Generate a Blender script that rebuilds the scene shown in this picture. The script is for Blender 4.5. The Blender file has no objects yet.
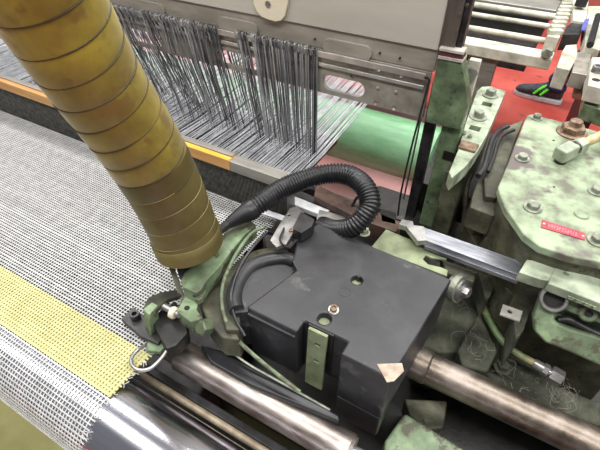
import bpy, bmesh, math, random
from mathutils import Vector, Matrix
random.seed(7)
scene = bpy.context.scene
COL = scene.collection
V = Vector

# ------------------------------------------------------------------ camera (27 mm phone lens, tilted down 42 degrees)
CAM = V((0, 0, 1.38))
YAW, TILT, F = math.radians(30), math.radians(42), 450.0
RT = V((math.cos(YAW), math.sin(YAW), 0))
FW = V((-math.sin(YAW) * math.cos(TILT), math.cos(YAW) * math.cos(TILT), -math.sin(TILT)))
UP = RT.cross(FW)
cd = bpy.data.cameras.new('camera')
cam = bpy.data.objects.new('camera', cd)
COL.objects.link(cam)
m = Matrix((RT, UP, -FW)).transposed().to_4x4()
m.translation = CAM
cam.matrix_world = m
cd.sensor_width = 36
cd.lens = 36 * F / 600
cd.clip_start = 0.01
scene.camera = cam


def ray(px, py):
    return RT * ((px - 300) / F) + UP * ((225 - py) / F) + FW


def PZ(px, py, z):
    d = ray(px, py)
    return CAM + d * ((z - CAM.z) / d.z)


def PY(px, py, y):
    d = ray(px, py)
    return CAM + d * (y / d.y)


def PD(px, py, depth):
    return CAM + ray(px, py) * depth


# ------------------------------------------------------------------ materials
def lin(c):
    return tuple((v / 12.92 if v <= 0.04045 else ((v + 0.055) / 1.055) ** 2.4) for v in [x / 255 for x in c]) + (1,)


def mat(name, c1, c2=None, c3=None, scale=12, rough=0.5, metal=0.0, bump=0.0, bump_scale=80, lo=0.35, hi=0.65,
        speck=None, speck_scale=60, speck_lo=0.62, stretch=(1, 1, 1), rough2=None, coat=0.0, spec=0.5):
    """two or three colour mottled surface, with optional small specks of a further colour"""
    mt = bpy.data.materials.new(name)
    mt.use_nodes = True
    nt = mt.node_tree
    N, L = nt.nodes, nt.links
    b = N['Principled BSDF']
    b.inputs['Roughness'].default_value = rough
    b.inputs['Metallic'].default_value = metal
    b.inputs['Coat Weight'].default_value = coat
    b.inputs['Specular IOR Level'].default_value = spec
    tc = N.new('ShaderNodeTexCoord')
    mp = N.new('ShaderNodeMapping')
    mp.inputs['Scale'].default_value = stretch
    L.new(tc.outputs['Object'], mp.inputs['Vector'])

    def noise(s, det=6.0, ro=0.6):
        n = N.new('ShaderNodeTexNoise')
        n.inputs['Scale'].default_value = s
        n.inputs['Detail'].default_value = det
        n.inputs['Roughness'].default_value = ro
        L.new(mp.outputs[0], n.inputs['Vector'])
        return n
    if c2 is None:
        b.inputs['Base Color'].default_value = lin(c1)
    else:
        n = noise(scale)
        r = N.new('ShaderNodeValToRGB')
        e = r.color_ramp.elements
        e[0].position, e[1].position = lo, hi
        e[0].color, e[1].color = lin(c1), lin(c2)
        if c3:
            k = e.new((lo + hi) / 2)
            k.color = lin(c3)
        L.new(n.outputs[0], r.inputs[0])
        out = r.outputs[0]
        if speck:
            n2 = noise(speck_scale, 4, .7)
            r2 = N.new('ShaderNodeValToRGB')
            r2.color_ramp.elements[0].position = speck_lo
            r2.color_ramp.elements[1].position = speck_lo + .06
            L.new(n2.outputs[0], r2.inputs[0])
            mx = N.new('ShaderNodeMix')
            mx.data_type = 'RGBA'
            L.new(r2.outputs[0], mx.inputs[0])
            L.new(out, mx.inputs[6])
            mx.inputs[7].default_value = lin(speck)
            out = mx.outputs[2]
        L.new(out, b.inputs['Base Color'])
        if rough2 is not None:
            mr = N.new('ShaderNodeMapRange')
            mr.inputs['From Min'].default_value = lo
            mr.inputs['From Max'].default_value = hi
            mr.inputs['To Min'].default_value = rough
            mr.inputs['To Max'].default_value = rough2
            L.new(n.outputs[0], mr.inputs[0])
            L.new(mr.outputs[0], b.inputs['Roughness'])
    if bump:
        n3 = noise(bump_scale)
        bp = N.new('ShaderNodeBump')
        bp.inputs['Strength'].default_value = bump
        bp.inputs['Distance'].default_value = 0.002
        L.new(n3.outputs[0], bp.inputs['Height'])
        L.new(bp.outputs[0], b.inputs['Normal'])
    return mt


M = {}
M['mint'] = mat('mint_paint', (110, 116, 98), (174, 186, 162), (150, 162, 138), scale=26, rough=.4, bump=.25, speck=(118, 108, 100), speck_scale=9, speck_lo=.60, rough2=.55)
M['mint_clean'] = mat('clean_mint_paint', (108, 116, 98), (166, 176, 154), scale=24, rough=.45, bump=.25, lo=.3, hi=.6)
M['lid'] = mat('lid_paint', (96, 96, 82), (152, 168, 138), (130, 142, 116), scale=20, rough=.42, bump=.3, speck=(96, 88, 84), speck_scale=7, speck_lo=.55, rough2=.6, lo=.36, hi=.6)
M['bracket'] = mat('worn_bracket_paint', (84, 92, 72), (138, 158, 124), (106, 124, 94), scale=18, rough=.5, bump=.5, speck=(84, 82, 66), speck_scale=26, speck_lo=.53)
M['plate'] = mat('faded_green_plate', (96, 102, 78), (136, 146, 114), scale=26, rough=.6, bump=.3, speck=(110, 116, 92), speck_scale=90, speck_lo=.62)
M['guide'] = mat('dark_green_paint', (70, 80, 62), (122, 136, 108), (96, 114, 84), scale=26, rough=.45, bump=.3, speck=(40, 46, 38), speck_scale=70, speck_lo=.61)
M['guide_edge'] = mat('bare_edge', (160, 156, 146), (196, 192, 184), scale=40, rough=.5)
M['beam_green'] = mat('pale_green_beam_paint', (110, 166, 120), (142, 190, 148), scale=6, rough=.35, speck=(92, 112, 96), speck_scale=14, speck_lo=.67, stretch=(1, 3, 3))
M['olive'] = mat('oily_olive_cast', (50, 49, 39), (104, 104, 84), (76, 76, 60), scale=18, rough=.55, bump=.5, speck=(40, 38, 30), speck_scale=50, speck_lo=.6)
M['dust'] = mat('lint_covered_cast', (36, 37, 29), (92, 94, 80), (62, 64, 52), scale=16, rough=.9, bump=.9, bump_scale=140, speck=(84, 100, 74), speck_scale=22, speck_lo=.62)
M['grease'] = mat('greasy_black', (12, 11, 10), (40, 38, 33), scale=20, rough=.5, bump=.6)
M['dark'] = mat('dark_steel', (34, 33, 33), (66, 65, 66), scale=25, rough=.42, metal=.4, bump=.2)
M['post'] = mat('brown_grey_steel', (70, 66, 62), (104, 98, 92), scale=14, rough=.4, metal=.5, stretch=(3, 3, .5))
M['steel'] = mat('bare_steel', (128, 126, 124), (182, 180, 178), scale=30, rough=.35, metal=.7, bump=.15)
M['bolt'] = mat('dusty_bolt', (104, 108, 96), (164, 168, 152), scale=60, rough=.5, metal=.4)
M['rust'] = mat('rusty_bolt', (96, 72, 58), (150, 128, 108), scale=70, rough=.55, metal=.4, bump=.3)
M['bar'] = mat('brushed_bar', (112, 114, 120), (172, 174, 182), scale=26, rough=.32, metal=.75, bump=.3, stretch=(.4, 3, 3))
M['chrome'] = mat('chromed_roller', (196, 196, 208), (224, 224, 234), scale=8, rough=.13, metal=1.0, stretch=(.1, 3, 3), rough2=.24)
M['shaft'] = mat('satin_steel_shaft', (122, 112, 106), (190, 184, 180), (160, 150, 144), scale=14, rough=.34, metal=.9, stretch=(1, 3, 3), rough2=.46, bump=.1)
M['pipe'] = mat('oily_brown_steel_shaft', (84, 74, 64), (158, 148, 140), (126, 116, 106), scale=16, rough=.32, metal=.85, rough2=.5, bump=.25)
M['tanrod'] = mat('tan_rod', (104, 92, 74), (154, 142, 122), scale=30, rough=.5, metal=.3)
M['frame'] = mat('pale_aluminium', (182, 179, 168), (196, 193, 183), scale=5, rough=.42, metal=.15, stretch=(.4, 1, 2))
M['frame_low'] = mat('brown_grey_aluminium', (136, 130, 120), (164, 158, 148), scale=16, rough=.42, metal=.25, stretch=(.6, 1, 2))
M['rail'] = mat('worn_steel_rail', (134, 128, 118), (176, 170, 160), scale=24, rough=.38, metal=.3, speck=(84, 76, 68), speck_scale=40, speck_lo=.64)
M['rod'] = mat('bright_rod', (168, 164, 160), (206, 204, 200), scale=20, rough=.3, metal=.7)
M['pad'] = mat('cream_plastic', (218, 208, 184), (228, 220, 198), scale=12, rough=.45)
M['heald_dark'] = mat('dark_heald_steel', (62, 62, 64), (104, 104, 106), scale=30, rough=.4, metal=.5)
M['heald_light'] = mat('light_heald_steel', (150, 150, 152), (196, 196, 198), scale=30, rough=.4, metal=.4)
M['heald'] = mat('heald_steel', (112, 112, 114), (162, 162, 164), scale=30, rough=.4, metal=.45, stretch=(1, 1, .3))
M['yarn'] = mat('white_yarn', (170, 171, 170), (198, 198, 196), scale=60, rough=.7)
M['warp'] = mat('pale_yarn', (170, 172, 178), (222, 224, 228), scale=50, rough=.6)
M['yellow_yarn'] = mat('yellow_yarn', (178, 174, 122), (194, 190, 138), scale=40, rough=.7)
M['yellow_sheet'] = mat('yellow_sheet', (182, 177, 122), (196, 190, 136), scale=20, rough=.75)
M['khaki'] = mat('khaki_board', (132, 127, 76), (154, 149, 96), scale=7, rough=.65, bump=.2)
M['red'] = mat('red_floor_paint', (168, 62, 54), (206, 98, 88), (188, 80, 70), scale=3, rough=.35, bump=.1, speck=(150, 66, 58), speck_scale=5, speck_lo=.62)
M['pink'] = mat('pale_pink_floor', (244, 176, 172), (250, 200, 196), scale=3, rough=.4)
M['brown'] = mat('oily_brown_steel', (58, 42, 36), (104, 82, 72), scale=30, rough=.5, bump=.3)
M['wood'] = mat('orange_wood', (168, 116, 62), (206, 158, 98), scale=14, rough=.45, stretch=(.3, 4, 4))
M['yellow_paint'] = mat('orange_yellow_paint', (200, 148, 44), (226, 180, 74), scale=30, rough=.5, stretch=(.4, 3, 3))
M['alu'] = mat('dull_aluminium', (132, 130, 124), (164, 160, 154), scale=24, rough=.42, metal=.5, stretch=(.4, 3, 3))
M['dent'] = mat('reed_wire', (88, 88, 86), (136, 134, 128), scale=80, rough=.4, metal=.6)
M['black_rubber'] = mat('black_rubber', (20, 20, 22), (38, 38, 42), scale=30, rough=.38, bump=.1)
M['cover'] = mat('dusty_black_plastic', (26, 26, 29), (68, 68, 71), (44, 44, 47), scale=9, rough=.34, bump=.12, rough2=.55, speck=(84, 84, 83), speck_scale=11, speck_lo=.6, lo=.3, hi=.7)
M['chip'] = mat('chipped_plastic', (140, 122, 106), (178, 164, 148), scale=60, rough=.7)
M['label_red'] = mat('red_nameplate', (140, 36, 50), (172, 64, 78), scale=60, rough=.45)
M['label_mark'] = mat('nameplate_marks', (214, 150, 158), rough=.5)
M['white_paint'] = mat('dirty_white_paint', (150, 148, 132), (208, 206, 190), (186, 184, 168), scale=16, rough=.45, bump=.15)
M['blue'] = mat('blue_tape', (70, 74, 150), (92, 96, 176), scale=20, rough=.5)
M['denim'] = mat('navy_cloth', (20, 26, 58), (38, 48, 92), scale=26, rough=.9, bump=.4)
M['shoe'] = mat('grey_knit', (44, 46, 50), (74, 78, 84), scale=60, rough=.8, bump=.4)
M['lime'] = mat('lime_overlay', (84, 220, 40), (110, 240, 70), scale=40, rough=.5)
M['sole'] = mat('pale_sole', (188, 190, 192), (214, 214, 216), scale=40, rough=.6)
M['maroon'] = mat('maroon_pad', (70, 30, 40), (92, 42, 50), scale=30, rough=.5)
M['lint'] = mat('lint_fibres', (110, 108, 98), (150, 148, 138), scale=50, rough=.9)
M['hose_tan'] = mat('tan_nylon_hose', (168, 146, 104), (206, 186, 146), scale=30, rough=.4)
M['hose_green'] = mat('worn_green_hose', (72, 92, 62), (160, 148, 108), (106, 122, 84), scale=24, rough=.45)
M['grey_tape'] = mat('grey_cloth_tape', (170, 172, 176), (214, 216, 220), scale=30, rough=.6)
M['concrete'] = mat('grey_floor_band', (120, 118, 114), (160, 158, 152), scale=8, rough=.6)


def duct_material():
    mt = mat('yellow_duct_film', (92, 78, 26), (158, 142, 42), (124, 108, 32), scale=9, rough=.36, rough2=.5, bump=.15, bump_scale=30, coat=.0,
             speck=(112, 90, 32), speck_scale=11, speck_lo=.55)
    nt = mt.node_tree
    b = nt.nodes['Principled BSDF']
    b.inputs['Sheen Weight'].default_value = .25
    b.inputs['Sheen Tint'].default_value = (1, .97, .8, 1)
    return mt


M['duct'] = duct_material()
M['duct_wire'] = mat('duct_spiral_wire', (44, 38, 20), (70, 60, 34), scale=20, rough=.5)
M['duct_wire2'] = mat('duct_spiral_pale', (108, 98, 58), (128, 118, 74), scale=20, rough=.4)
M['duct_cuff'] = mat('brown_translucent_film', (74, 64, 34), (108, 96, 52), scale=8, rough=.42, rough2=.55)


# ------------------------------------------------------------------ mesh builder
class MB:
    def __init__(self):
        self.v, self.f, self.mi = [], [], []

    def box(self, c, s, rot=None):
        c = V(c)
        R = rot or Matrix.Identity(3)
        i = len(self.v)
        for dx in (-.5, .5):
            for dy in (-.5, .5):
                for dz in (-.5, .5):
                    self.v.append(c + R @ V((dx * s[0], dy * s[1], dz * s[2])))
        for q in ((0, 1, 3, 2), (4, 6, 7, 5), (0, 4, 5, 1), (2, 3, 7, 6), (0, 2, 6, 4), (1, 5, 7, 3)):
            self.f.append([i + k for k in q])
        return self

    def span(self, a, b):
        a, b = V(a), V(b)
        return self.box((a + b) / 2, [abs(b[k] - a[k]) for k in range(3)])

    def prism(self, pts, d):
        pts = [V(p) for p in pts]
        d = V(d)
        i, n = len(self.v), len(pts)
        self.v += pts + [p + d for p in pts]
        self.f.append(list(range(i, i + n)))
        self.f.append(list(range(i + 2 * n - 1, i + n - 1, -1)))
        for k in range(n):
            j = (k + 1) % n
            self.f.append([i + j, i + k, i + n + k, i + n + j])
        return self

    def loft(self, rings, caps=True, closed=True):
        i = len(self.v)
        n = len(rings[0])
        for r in rings:
            self.v += [V(p) for p in r]
        for a in range(len(rings) - 1):
            for k in range(n if closed else n - 1):
                j = (k + 1) % n
                self.f.append([i + a * n + k, i + a * n + j, i + (a + 1) * n + j, i + (a + 1) * n + k])
        if caps:
            self.f.append([i + k for k in range(n - 1, -1, -1)])
            self.f.append([i + (len(rings) - 1) * n + k for k in range(n)])
        return self

    def lathe(self, p, axis, prof, n=24, caps=True, phase=0):
        """prof = list of (distance along the axis, radius)"""
        a = V(axis).normalized()
        u = a.orthogonal().normalized()
        w = a.cross(u)
        p = V(p)
        rings = []
        for h, r in prof:
            rings.append([p + a * h + (u * math.cos(2 * math.pi * k / n + phase) + w * math.sin(2 * math.pi * k / n + phase)) * r for k in range(n)])
        return self.loft(rings, caps)

    def cyl(self, a, b, r, n=24, r2=None):
        a, b = V(a), V(b)
        return self.lathe(a, b - a, [(0, r), ((b - a).length, r if r2 is None else r2)], n)

    def tube(self, pts, r, n=10, res=8, radii=None, caps=True, smooth=True):
        P = spline(pts, res) if smooth else [V(p) for p in pts]
        m_ = len(P)
        rings = []
        t0 = (P[1] - P[0]).normalized()
        u = t0.orthogonal().normalized()
        for i, p in enumerate(P):
            t = (P[min(i + 1, m_ - 1)] - P[max(i - 1, 0)]).normalized()
            u = (u - t * u.dot(t)).normalized()
            w = t.cross(u)
            rr = radii(i / (m_ - 1), i) if radii else r
            rings.append([p + (u * math.cos(2 * math.pi * k / n) + w * math.sin(2 * math.pi * k / n)) * rr for k in range(n)])
        return self.loft(rings, caps)


def spline(pts, res=8):
    pts = [V(p) for p in pts]
    if len(pts) < 3:
        return [pts[0].lerp(pts[-1], k / res) for k in range(res + 1)]
    out = []
    Q = [pts[0] * 2 - pts[1]] + pts + [pts[-1] * 2 - pts[-2]]
    for i in range(1, len(Q) - 2):
        a, b, c, d = Q[i - 1:i + 3]
        for k in range(res):
            t = k / res
            out.append(.5 * ((2 * b) + (c - a) * t + (2 * a - 5 * b + 4 * c - d) * t * t + (3 * b - a - 3 * c + d) * t ** 3))
    out.append(pts[-1])
    return out


def wpos(o):
    p = V((0, 0, 0))
    while o:
        p = p + V(o.location)
        o = o.parent
    return p


def build(mb, name, material, parent=None, bevel=0, label=None, seg=2, smooth=35, kind=None, extra=None):
    """one mesh object from a builder whose points are world points"""
    if parent is None:
        xs = [p.x for p in mb.v]
        ys = [p.y for p in mb.v]
        zs = [p.z for p in mb.v]
        loc = V(((min(xs) + max(xs)) / 2, (min(ys) + max(ys)) / 2, min(zs)))
        off = loc
    else:
        loc = V((0, 0, 0))
        off = wpos(parent)
    me = bpy.data.meshes.new(name)
    me.from_pydata([tuple(p - off) for p in mb.v], [], mb.f)
    bm = bmesh.new()
    bm.from_mesh(me)
    bmesh.ops.recalc_face_normals(bm, faces=bm.faces)
    bm.to_mesh(me)
    bm.free()
    mats = material if isinstance(material, (list, tuple)) else [material]
    for k in mats:
        me.materials.append(M[k])
    for p in me.polygons:
        p.use_smooth = True
    me.set_sharp_from_angle(angle=math.radians(smooth))
    o = bpy.data.objects.new(name, me)
    COL.objects.link(o)
    o.location = loc
    if parent is not None:
        o.parent = parent
    if bevel:
        bv = o.modifiers.new('bevel', 'BEVEL')
        bv.width = bevel
        bv.segments = seg
        bv.limit_method = 'ANGLE'
        bv.angle_limit = math.radians(40)
        bv.harden_normals = True
    if label:
        o['label'] = label
    if kind:
        o['kind'] = kind
    return o


def thing(name, label, cat, loc, group=None):
    o = bpy.data.objects.new(name, None)
    COL.objects.link(o)
    o.location = V(loc)
    o.empty_display_size = .02
    o['label'] = label
    o['category'] = cat
    if group:
        o['group'] = group
    return o


def tag(o, label, cat, group=None, kind=None):
    o['label'] = label
    o['category'] = cat
    if group:
        o['group'] = group
    if kind:
        o['kind'] = kind
    return o


def slabpx(px, z, th, mb=None):
    mb = mb or MB()
    return mb.prism([PZ(x, y, z) for x, y in px], (0, 0, -th))


def wallpx(px, y, th, mb=None):
    mb = mb or MB()
    return mb.prism([PY(a, b, y) for a, b in px], (0, th, 0))


def cut(o, cutter):
    """cut a hole for good, so that no helper object stays in the scene"""
    md = o.modifiers.new('hole', 'BOOLEAN')
    md.object = cutter
    md.solver = 'EXACT'
    # holes go first, bevels after
    while o.modifiers[0] != md and o.modifiers.find(md.name) > 0:
        o.modifiers.move(o.modifiers.find(md.name), 0)
    dg = bpy.context.evaluated_depsgraph_get()
    bev = [x for x in o.modifiers if x.type == 'BEVEL']
    for x in bev:
        x.show_viewport = False
    dg.update()
    me = bpy.data.meshes.new_from_object(o.evaluated_get(dg))
    for x in bev:
        x.show_viewport = True
    o.modifiers.remove(md)
    old = o.data
    o.data = me
    me.name = old.name
    me.set_sharp_from_angle(angle=math.radians(35))
    bpy.data.objects.remove(cutter)
    return o


def cutter(mb):
    return build(mb, 'cutter', 'dark')


def hexbolt(p, r, h, parent, mname='bolt', axis=(0, 0, 1), washer=1.45, name='bolt', label=None):
    a = V(axis).normalized()
    p = V(p)
    mb = MB()
    if washer:
        mb.lathe(p, a, [(0, r * washer), (r * .22, r * washer), (r * .3, r * washer * .93)], 24)
    mb.lathe(p + a * (r * .25 if washer else 0), a, [(0, r), (h * .85, r), (h, r * .86)], 6, phase=random.random())
    return build(mb, name, mname, parent, label=label, smooth=25)


def capscrew(p, r, h, parent, mname='dark', axis=(0, 0, 1), name='cap_screw'):
    a = V(axis).normalized()
    p = V(p)
    mb = MB()
    mb.lathe(p, a, [(0, r), (h * .9, r), (h, r * .92), (h, r * .55), (h * .45, r * .5), (h * .45, 0.0001)], 20)
    return build(mb, name, mname, parent)


# ------------------------------------------------------------------ the floor
fl = MB().span((-4.5, -3.0, -.05), (3.0, 7.0, 0))
o = build(fl, 'floor', 'red')
o['kind'] = 'structure'

fl = MB().span((-4.5, 1.2, 0), (-.36, 2.7, .002))  # thin slab, paler pink than the main floor, behind the heald frame
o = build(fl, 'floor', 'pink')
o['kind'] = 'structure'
pl = MB()
for k in range(3):
    pl.span((-2.6, -1.3 + k * .5, .06), (-.1, -.81 + k * .5, .10))
pl.span((-2.6, -1.3, .0), (-.1, .18, .06))
tag(build(pl, 'walkway_board', 'khaki', bevel=.004), 'dull khaki boarded step on the floor in front of the draped mesh', 'walkway')

# ------------------------------------------------------------------ the loom's frame and bed
bed = thing('loom_frame', 'dark oily cast loom frame carrying rollers, cutter cover and gearbox', 'loom frame', (0, .6, 0))
build(MB().span((-2.4, .24, .40), (-.36, .56, .60)), 'cross_beam', 'dark', bed, bevel=.006)
build(MB().span((-.36, .30, .0), (.62, 1.12, .52)), 'side_casting', 'grease', bed, bevel=.01)
build(MB().span((-2.4, .66, .40), (-.41, .76, .60)), 'rear_beam', 'dark', bed, bevel=.006)
build(MB().span((-2.4, .30, 0), (-2.1, 1.7, .60)), 'end_casting', 'grease', bed, bevel=.01)
build(MB().span((-.19, .80, .521), (-.125, 1.20, .66)), 'shade_backing', 'grease', bed)  # dark backing blocks, added to stand for shade in the gap beside the gearbox
build(MB().span((-.19, .89, .661), (-.02, 1.20, .74)), 'shade_backing', 'grease', bed)
build(MB().span((-.123, .66, .521), (-.045, .88, .60)), 'shade_backing', 'grease', bed)
build(MB().span((-2.4, .10, .40), (.6, .235, .58)), 'front_beam', 'grease', bed)
# dusty castings right of the cover
c1 = slabpx([(430, 300), (472, 290), (486, 318), (468, 352), (440, 352), (420, 345)], .665, .14)
build(c1, 'casting_web', 'dust', bed, bevel=.006)
c2 = slabpx([(480, 312), (498, 350), (488, 372), (462, 366), (458, 350), (468, 330)], .690, .05)
build(c2, 'casting_rib', 'dust', bed, bevel=.005)
c3 = slabpx([(484, 330), (500, 328), (560, 385), (620, 410), (620, 432), (560, 412), (486, 374)], .64, .11)
build(c3, 'casting_web', 'dust', bed, bevel=.008)
c4 = slabpx([(440, 268), (520, 290), (545, 330), (520, 345), (470, 320), (440, 300)], .60, .08)
build(c4, 'casting_web', 'dust', bed, bevel=.008)
hb = hexbolt(PZ(502, 368, .66), .010, .012, bed, 'dust')
# pale green casting below the cover at the bottom edge
c5 = MB().prism([PZ(*p, .62) for p in [(405, 412), (418, 420), (470, 452), (470, 520), (380, 520), (385, 440)]], (0, 0, -.1))
build(c5, 'green_casting', 'bracket', bed, bevel=.006, label='pale green casting below the black cover')
c6 = slabpx([(404, 398), (448, 400), (444, 428), (428, 430), (410, 415)], .585, .05)
build(c6, 'bearing_block', 'olive', bed, bevel=.005)
build(MB().span((.0, .33, .56), (.06, .40, .60)), 'bearing_block', 'olive', bed, bevel=.004)
# dusty brown rail right of the reed, behind the conduit
r_ = slabpx([(316, 184), (368, 208), (402, 222), (396, 232), (360, 219), (314, 196)], .80, .05)
build(r_, 'brown_rail', 'brown', bed, bevel=.002)
r_ = slabpx([(280, 196), (300, 190), (400, 232), (400, 262), (330, 240), (280, 215)], .755, .05)
build(r_, 'guide_block', 'dark', bed, bevel=.004)
# pieces lying between the reed and the cover
g = slabpx([(295, 196), (330, 210), (324, 216), (290, 203)], .785, .012)
build(g, 'guide_finger', 'grey_tape', bed, bevel=.002, label='pale grey guide finger')
g = slabpx([(318, 208), (346, 216), (350, 224), (330, 228), (316, 218)], .785, .014)
build(g, 'guide_finger', 'steel', bed, bevel=.003, label='pale grey guide finger')
g = slabpx([(262, 208), (286, 216), (282, 220), (258, 212)], .785, .004)
build(g, 'guide_finger', 'grey_tape', bed, bevel=.001, label='pale grey guide finger')
hexbolt(PZ(364, 233, .79), .009, .012, bed, 'mint_clean', washer=1.3)
g = slabpx([(378, 207), (396, 212), (398, 226), (380, 222)], .80, .03)
build(g, 'guide_block', 'grease', bed, bevel=.004)
g = MB().tube([PZ(352, 206, .80), PZ(358, 197, .82), PZ(366, 200, .82), PZ(362, 212, .80)], .003, 8)
build(g, 'spring_wire', 'dark', bed)

# ------------------------------------------------------------------ rollers and shafts
RX, RZ, RR = .13, .684, .065
t = thing('breast_roller', 'large mirror-bright chromed roller the mesh folds over at lower left', 'roller', (-.9, RX, RZ - RR))
build(MB().lathe((-2.2, RX, RZ), (1, 0, 0), [(0, RR - .003), (.003, RR), (2.42, RR), (2.425, RR - .004)], 96), 'roller_body', 'chrome', t, smooth=30)
build(MB().cyl((.225, RX, RZ), (.33, RX, RZ), .02, 24), 'axle', 'steel', t)
build(MB().cyl((-2.3, RX, RZ), (-2.2, RX, RZ), .02, 24), 'axle', 'steel', t)

p = PZ(302, 420, .715)
ry = p.y
t = thing('tension_roller', 'satin steel roller with chamfered end below the black cover', 'roller', (-.2, ry, .68))
xe = -.066
build(MB().lathe((-.44, ry, .700), (1, 0, 0), [(0, .018), (.002, .020), (.05, .020), (.055, .026), (xe + .44 - .005, .026), (xe + .44, .023)], 64), 'roller_body', 'shaft', t, smooth=30)
build(MB().cyl((xe, ry, .700), (xe + .12, ry, .700), .012, 20), 'axle', 'steel', t)
build(MB().cyl((-.6, ry, .700), (-.44, ry, .700), .010, 20), 'axle', 'dark', t)

a, b = PZ(133, 372, .68), PZ(262, 444, .68)
ty = (a.y + b.y) / 2
tag(build(MB().cyl((a.x - .02, ty, .675), (.1, ty, .675), .006, 16), 'support_rod', 'tanrod'), 'thin tan rod lying between the chromed roller and the satin roller', 'rod')
tag(build(MB().span((-.5, ty + .012, .635), (.12, ty + .026, .66)), 'edge_strip', 'dark', bevel=.002), 'dark narrow steel strip behind the thin tan rod', 'strip')

PYY = .455
t = thing('drive_shaft', 'thick oily brown steel shaft coming out from under the black cover to the right', 'shaft', (.2, PYY, .67))
build(MB().lathe((-.10, PYY, .695), (1, 0, 0), [(0, .026), (.055, .026), (.058, .0285), (.085, .0285), (.088, .0265), (.75, .0265)], 64), 'shaft_body', 'pipe', t, smooth=30)

# ------------------------------------------------------------------ woven mesh (open grid fabric)
CZ = .751
XL, XR = -1.62, -.405
Y0 = .600


def profile(s):
    """s = length along the cloth from the reed: flat, then round the roller"""
    L1 = Y0 - RX
    R = RR + .0015
    if s <= L1:
        return V((0, Y0 - s, CZ)), V((0, 0, 1))
    a_ = (s - L1) / R
    lim = 1.75
    if a_ < lim:
        return V((0, RX - math.sin(a_) * R, RZ + math.cos(a_) * R)), V((0, -math.sin(a_), math.cos(a_)))
    d = s - L1 - lim * R
    return V((0, RX - math.sin(lim) * R + d * .18, RZ + math.cos(lim) * R - d * .98)), V((0, -1, 0))


YB0, YB1 = .219, .141       # yellow band
LT = Y0 - RX + 1.75 * RR + .06
warpmb, weftmb, ywarp, yweft = MB(), MB(), MB(), MB()


def ribbon(mb, P, side, w, nrm, h):
    rings = []
    for p_, n_ in zip(P, nrm):
        rings.append([p_ - side * w - n_ * h, p_ + side * w - n_ * h, p_ + side * w + n_ * h, p_ - side * w + n_ * h])
    mb.loft(rings)


NS = 60
x = XR
k = 0
dxw = .0062
while x > XL:
    P, Nn, Py, Ny = [], [], [], []
    jx = random.uniform(-.0004, .0004)
    end = LT
    ss = [0, .1, .2, .3, .36, .381, .42, .459, Y0 - RX] + [Y0 - RX + q * .012 for q in range(1, 16)]
    for s in ss:
        if s > end:
            break
        q, n_ = profile(s)
        P.append(V((x + jx, q.y, q.z)))
        Nn.append(n_)
    ribbon(warpmb, P, V((1, 0, 0)), .00085, Nn, .0003)
    # on the yellow band
    ribbon(ywarp, [V((x + jx, YB0, CZ + .0011)), V((x + jx, YB1, CZ + .0011))], V((1, 0, 0)), .0019, [V((0, 0, 1))] * 2, .0003)
    x -= dxw
    k += 1
s = .003
ang_h = 0
while s < LT:
    q, n_ = profile(s)
    side = V((0, n_.z, -n_.y))
    rag = random.uniform(.002, .010)
    inband = YB1 < q.y < YB0 and s < Y0 - RX
    wd = .00100 * random.uniform(.8, 1.15)
    if random.random() < .05:
        wd *= 1.6
    P = [V((XL, q.y, q.z)) + n_ * .0006, V((XR + rag, q.y, q.z)) + n_ * .0006]
    ribbon(yweft if inband else weftmb, P, side, wd * (1.5 if inband else 1), [n_] * 2, .0004)
    if s > Y0 - RX + .01:
        s += .0068
    else:
        s += .0060
mesh = thing('woven_mesh', 'white open-weave mesh fabric stretched from the reed and folded over the chromed roller', 'fabric', (-1.0, .35, .62))
build(warpmb, 'warp_grid', 'yarn', mesh)
build(weftmb, 'weft_grid', 'yarn', mesh)
yb = MB().span((XL, YB1, CZ - .0024), (XR + .002, YB0, CZ - .0012))
build(yb, 'yellow_band', 'yellow_sheet', mesh, label='pale yellow band across the white mesh')
build(ywarp, 'yellow_warp_grid', 'yellow_yarn', mesh, label='pale yellow yarns of the band')
build(yweft, 'yellow_weft_grid', 'yellow_yarn', mesh, label='pale yellow yarns of the band')
# frayed weft tails at the cut edge
fr = MB()
for q in range(34):
    s = random.uniform(.3, LT - .08)
    c_, n_ = profile(s)
    a_ = V((XR, c_.y, c_.z))
    fr.tube([a_, a_ + V((.006, random.uniform(-.003, .003), 0)) + n_ * .001, a_ + V((random.uniform(.009, .014), random.uniform(-.006, .006), 0)) + n_ * random.uniform(0, .003)], .0006, 5, 3)
build(fr, 'frayed_edge', 'yarn', mesh, kind='stuff')

# ------------------------------------------------------------------ reed
t = thing('reed', 'long reed of thin dark wires under a wood and metal cap', 'reed', (-1.0, .615, .70))
xs_ = -.51 - .0   # where yellow ends
capA = [(.592, .866), (.620, .872), (.622, .838), (.594, .832)]


def xprism(prof, x0, x1):
    return MB().prism([V((x0, y, z)) for y, z in prof], (x1 - x0, 0, 0))


build(xprism([(.594, .8625), (.622, .8625), (.622, .838), (.594, .838)], -2.2, -.51), 'wooden_cap', 'wood', t, bevel=.0015)
build(xprism([(.594, .8635), (.606, .8635), (.606, .862), (.594, .862)], -.74, -.512), 'yellow_strip', 'yellow_paint', t)
build(xprism([(.6075, .8655), (.622, .8655), (.622, .8632), (.6075, .8632)], -2.2, -.512), 'metal_strip', 'alu', t)
build(xprism([(.594, .8625), (.622, .8625), (.622, .838), (.594, .838)], -.5095, -.375), 'metal_cap', 'alu', t, bevel=.0015, label='dull grey metal end of the cap')
dn = MB()
x = -2.2
while x < -.378:
    dn.box((x, .608, .795), (.0011, .012, .088))
    x += .0036
build(dn, 'reed_wires', 'dent', t, kind='stuff')
build(MB().span((-2.2, .612, .745), (-.377, .622, .838)), 'backing_bar', 'dark', t)
build(MB().span((-2.2, .600, .700), (-.375, .620, .7485)), 'lower_bar', 'alu', t, bevel=.001)
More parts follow.
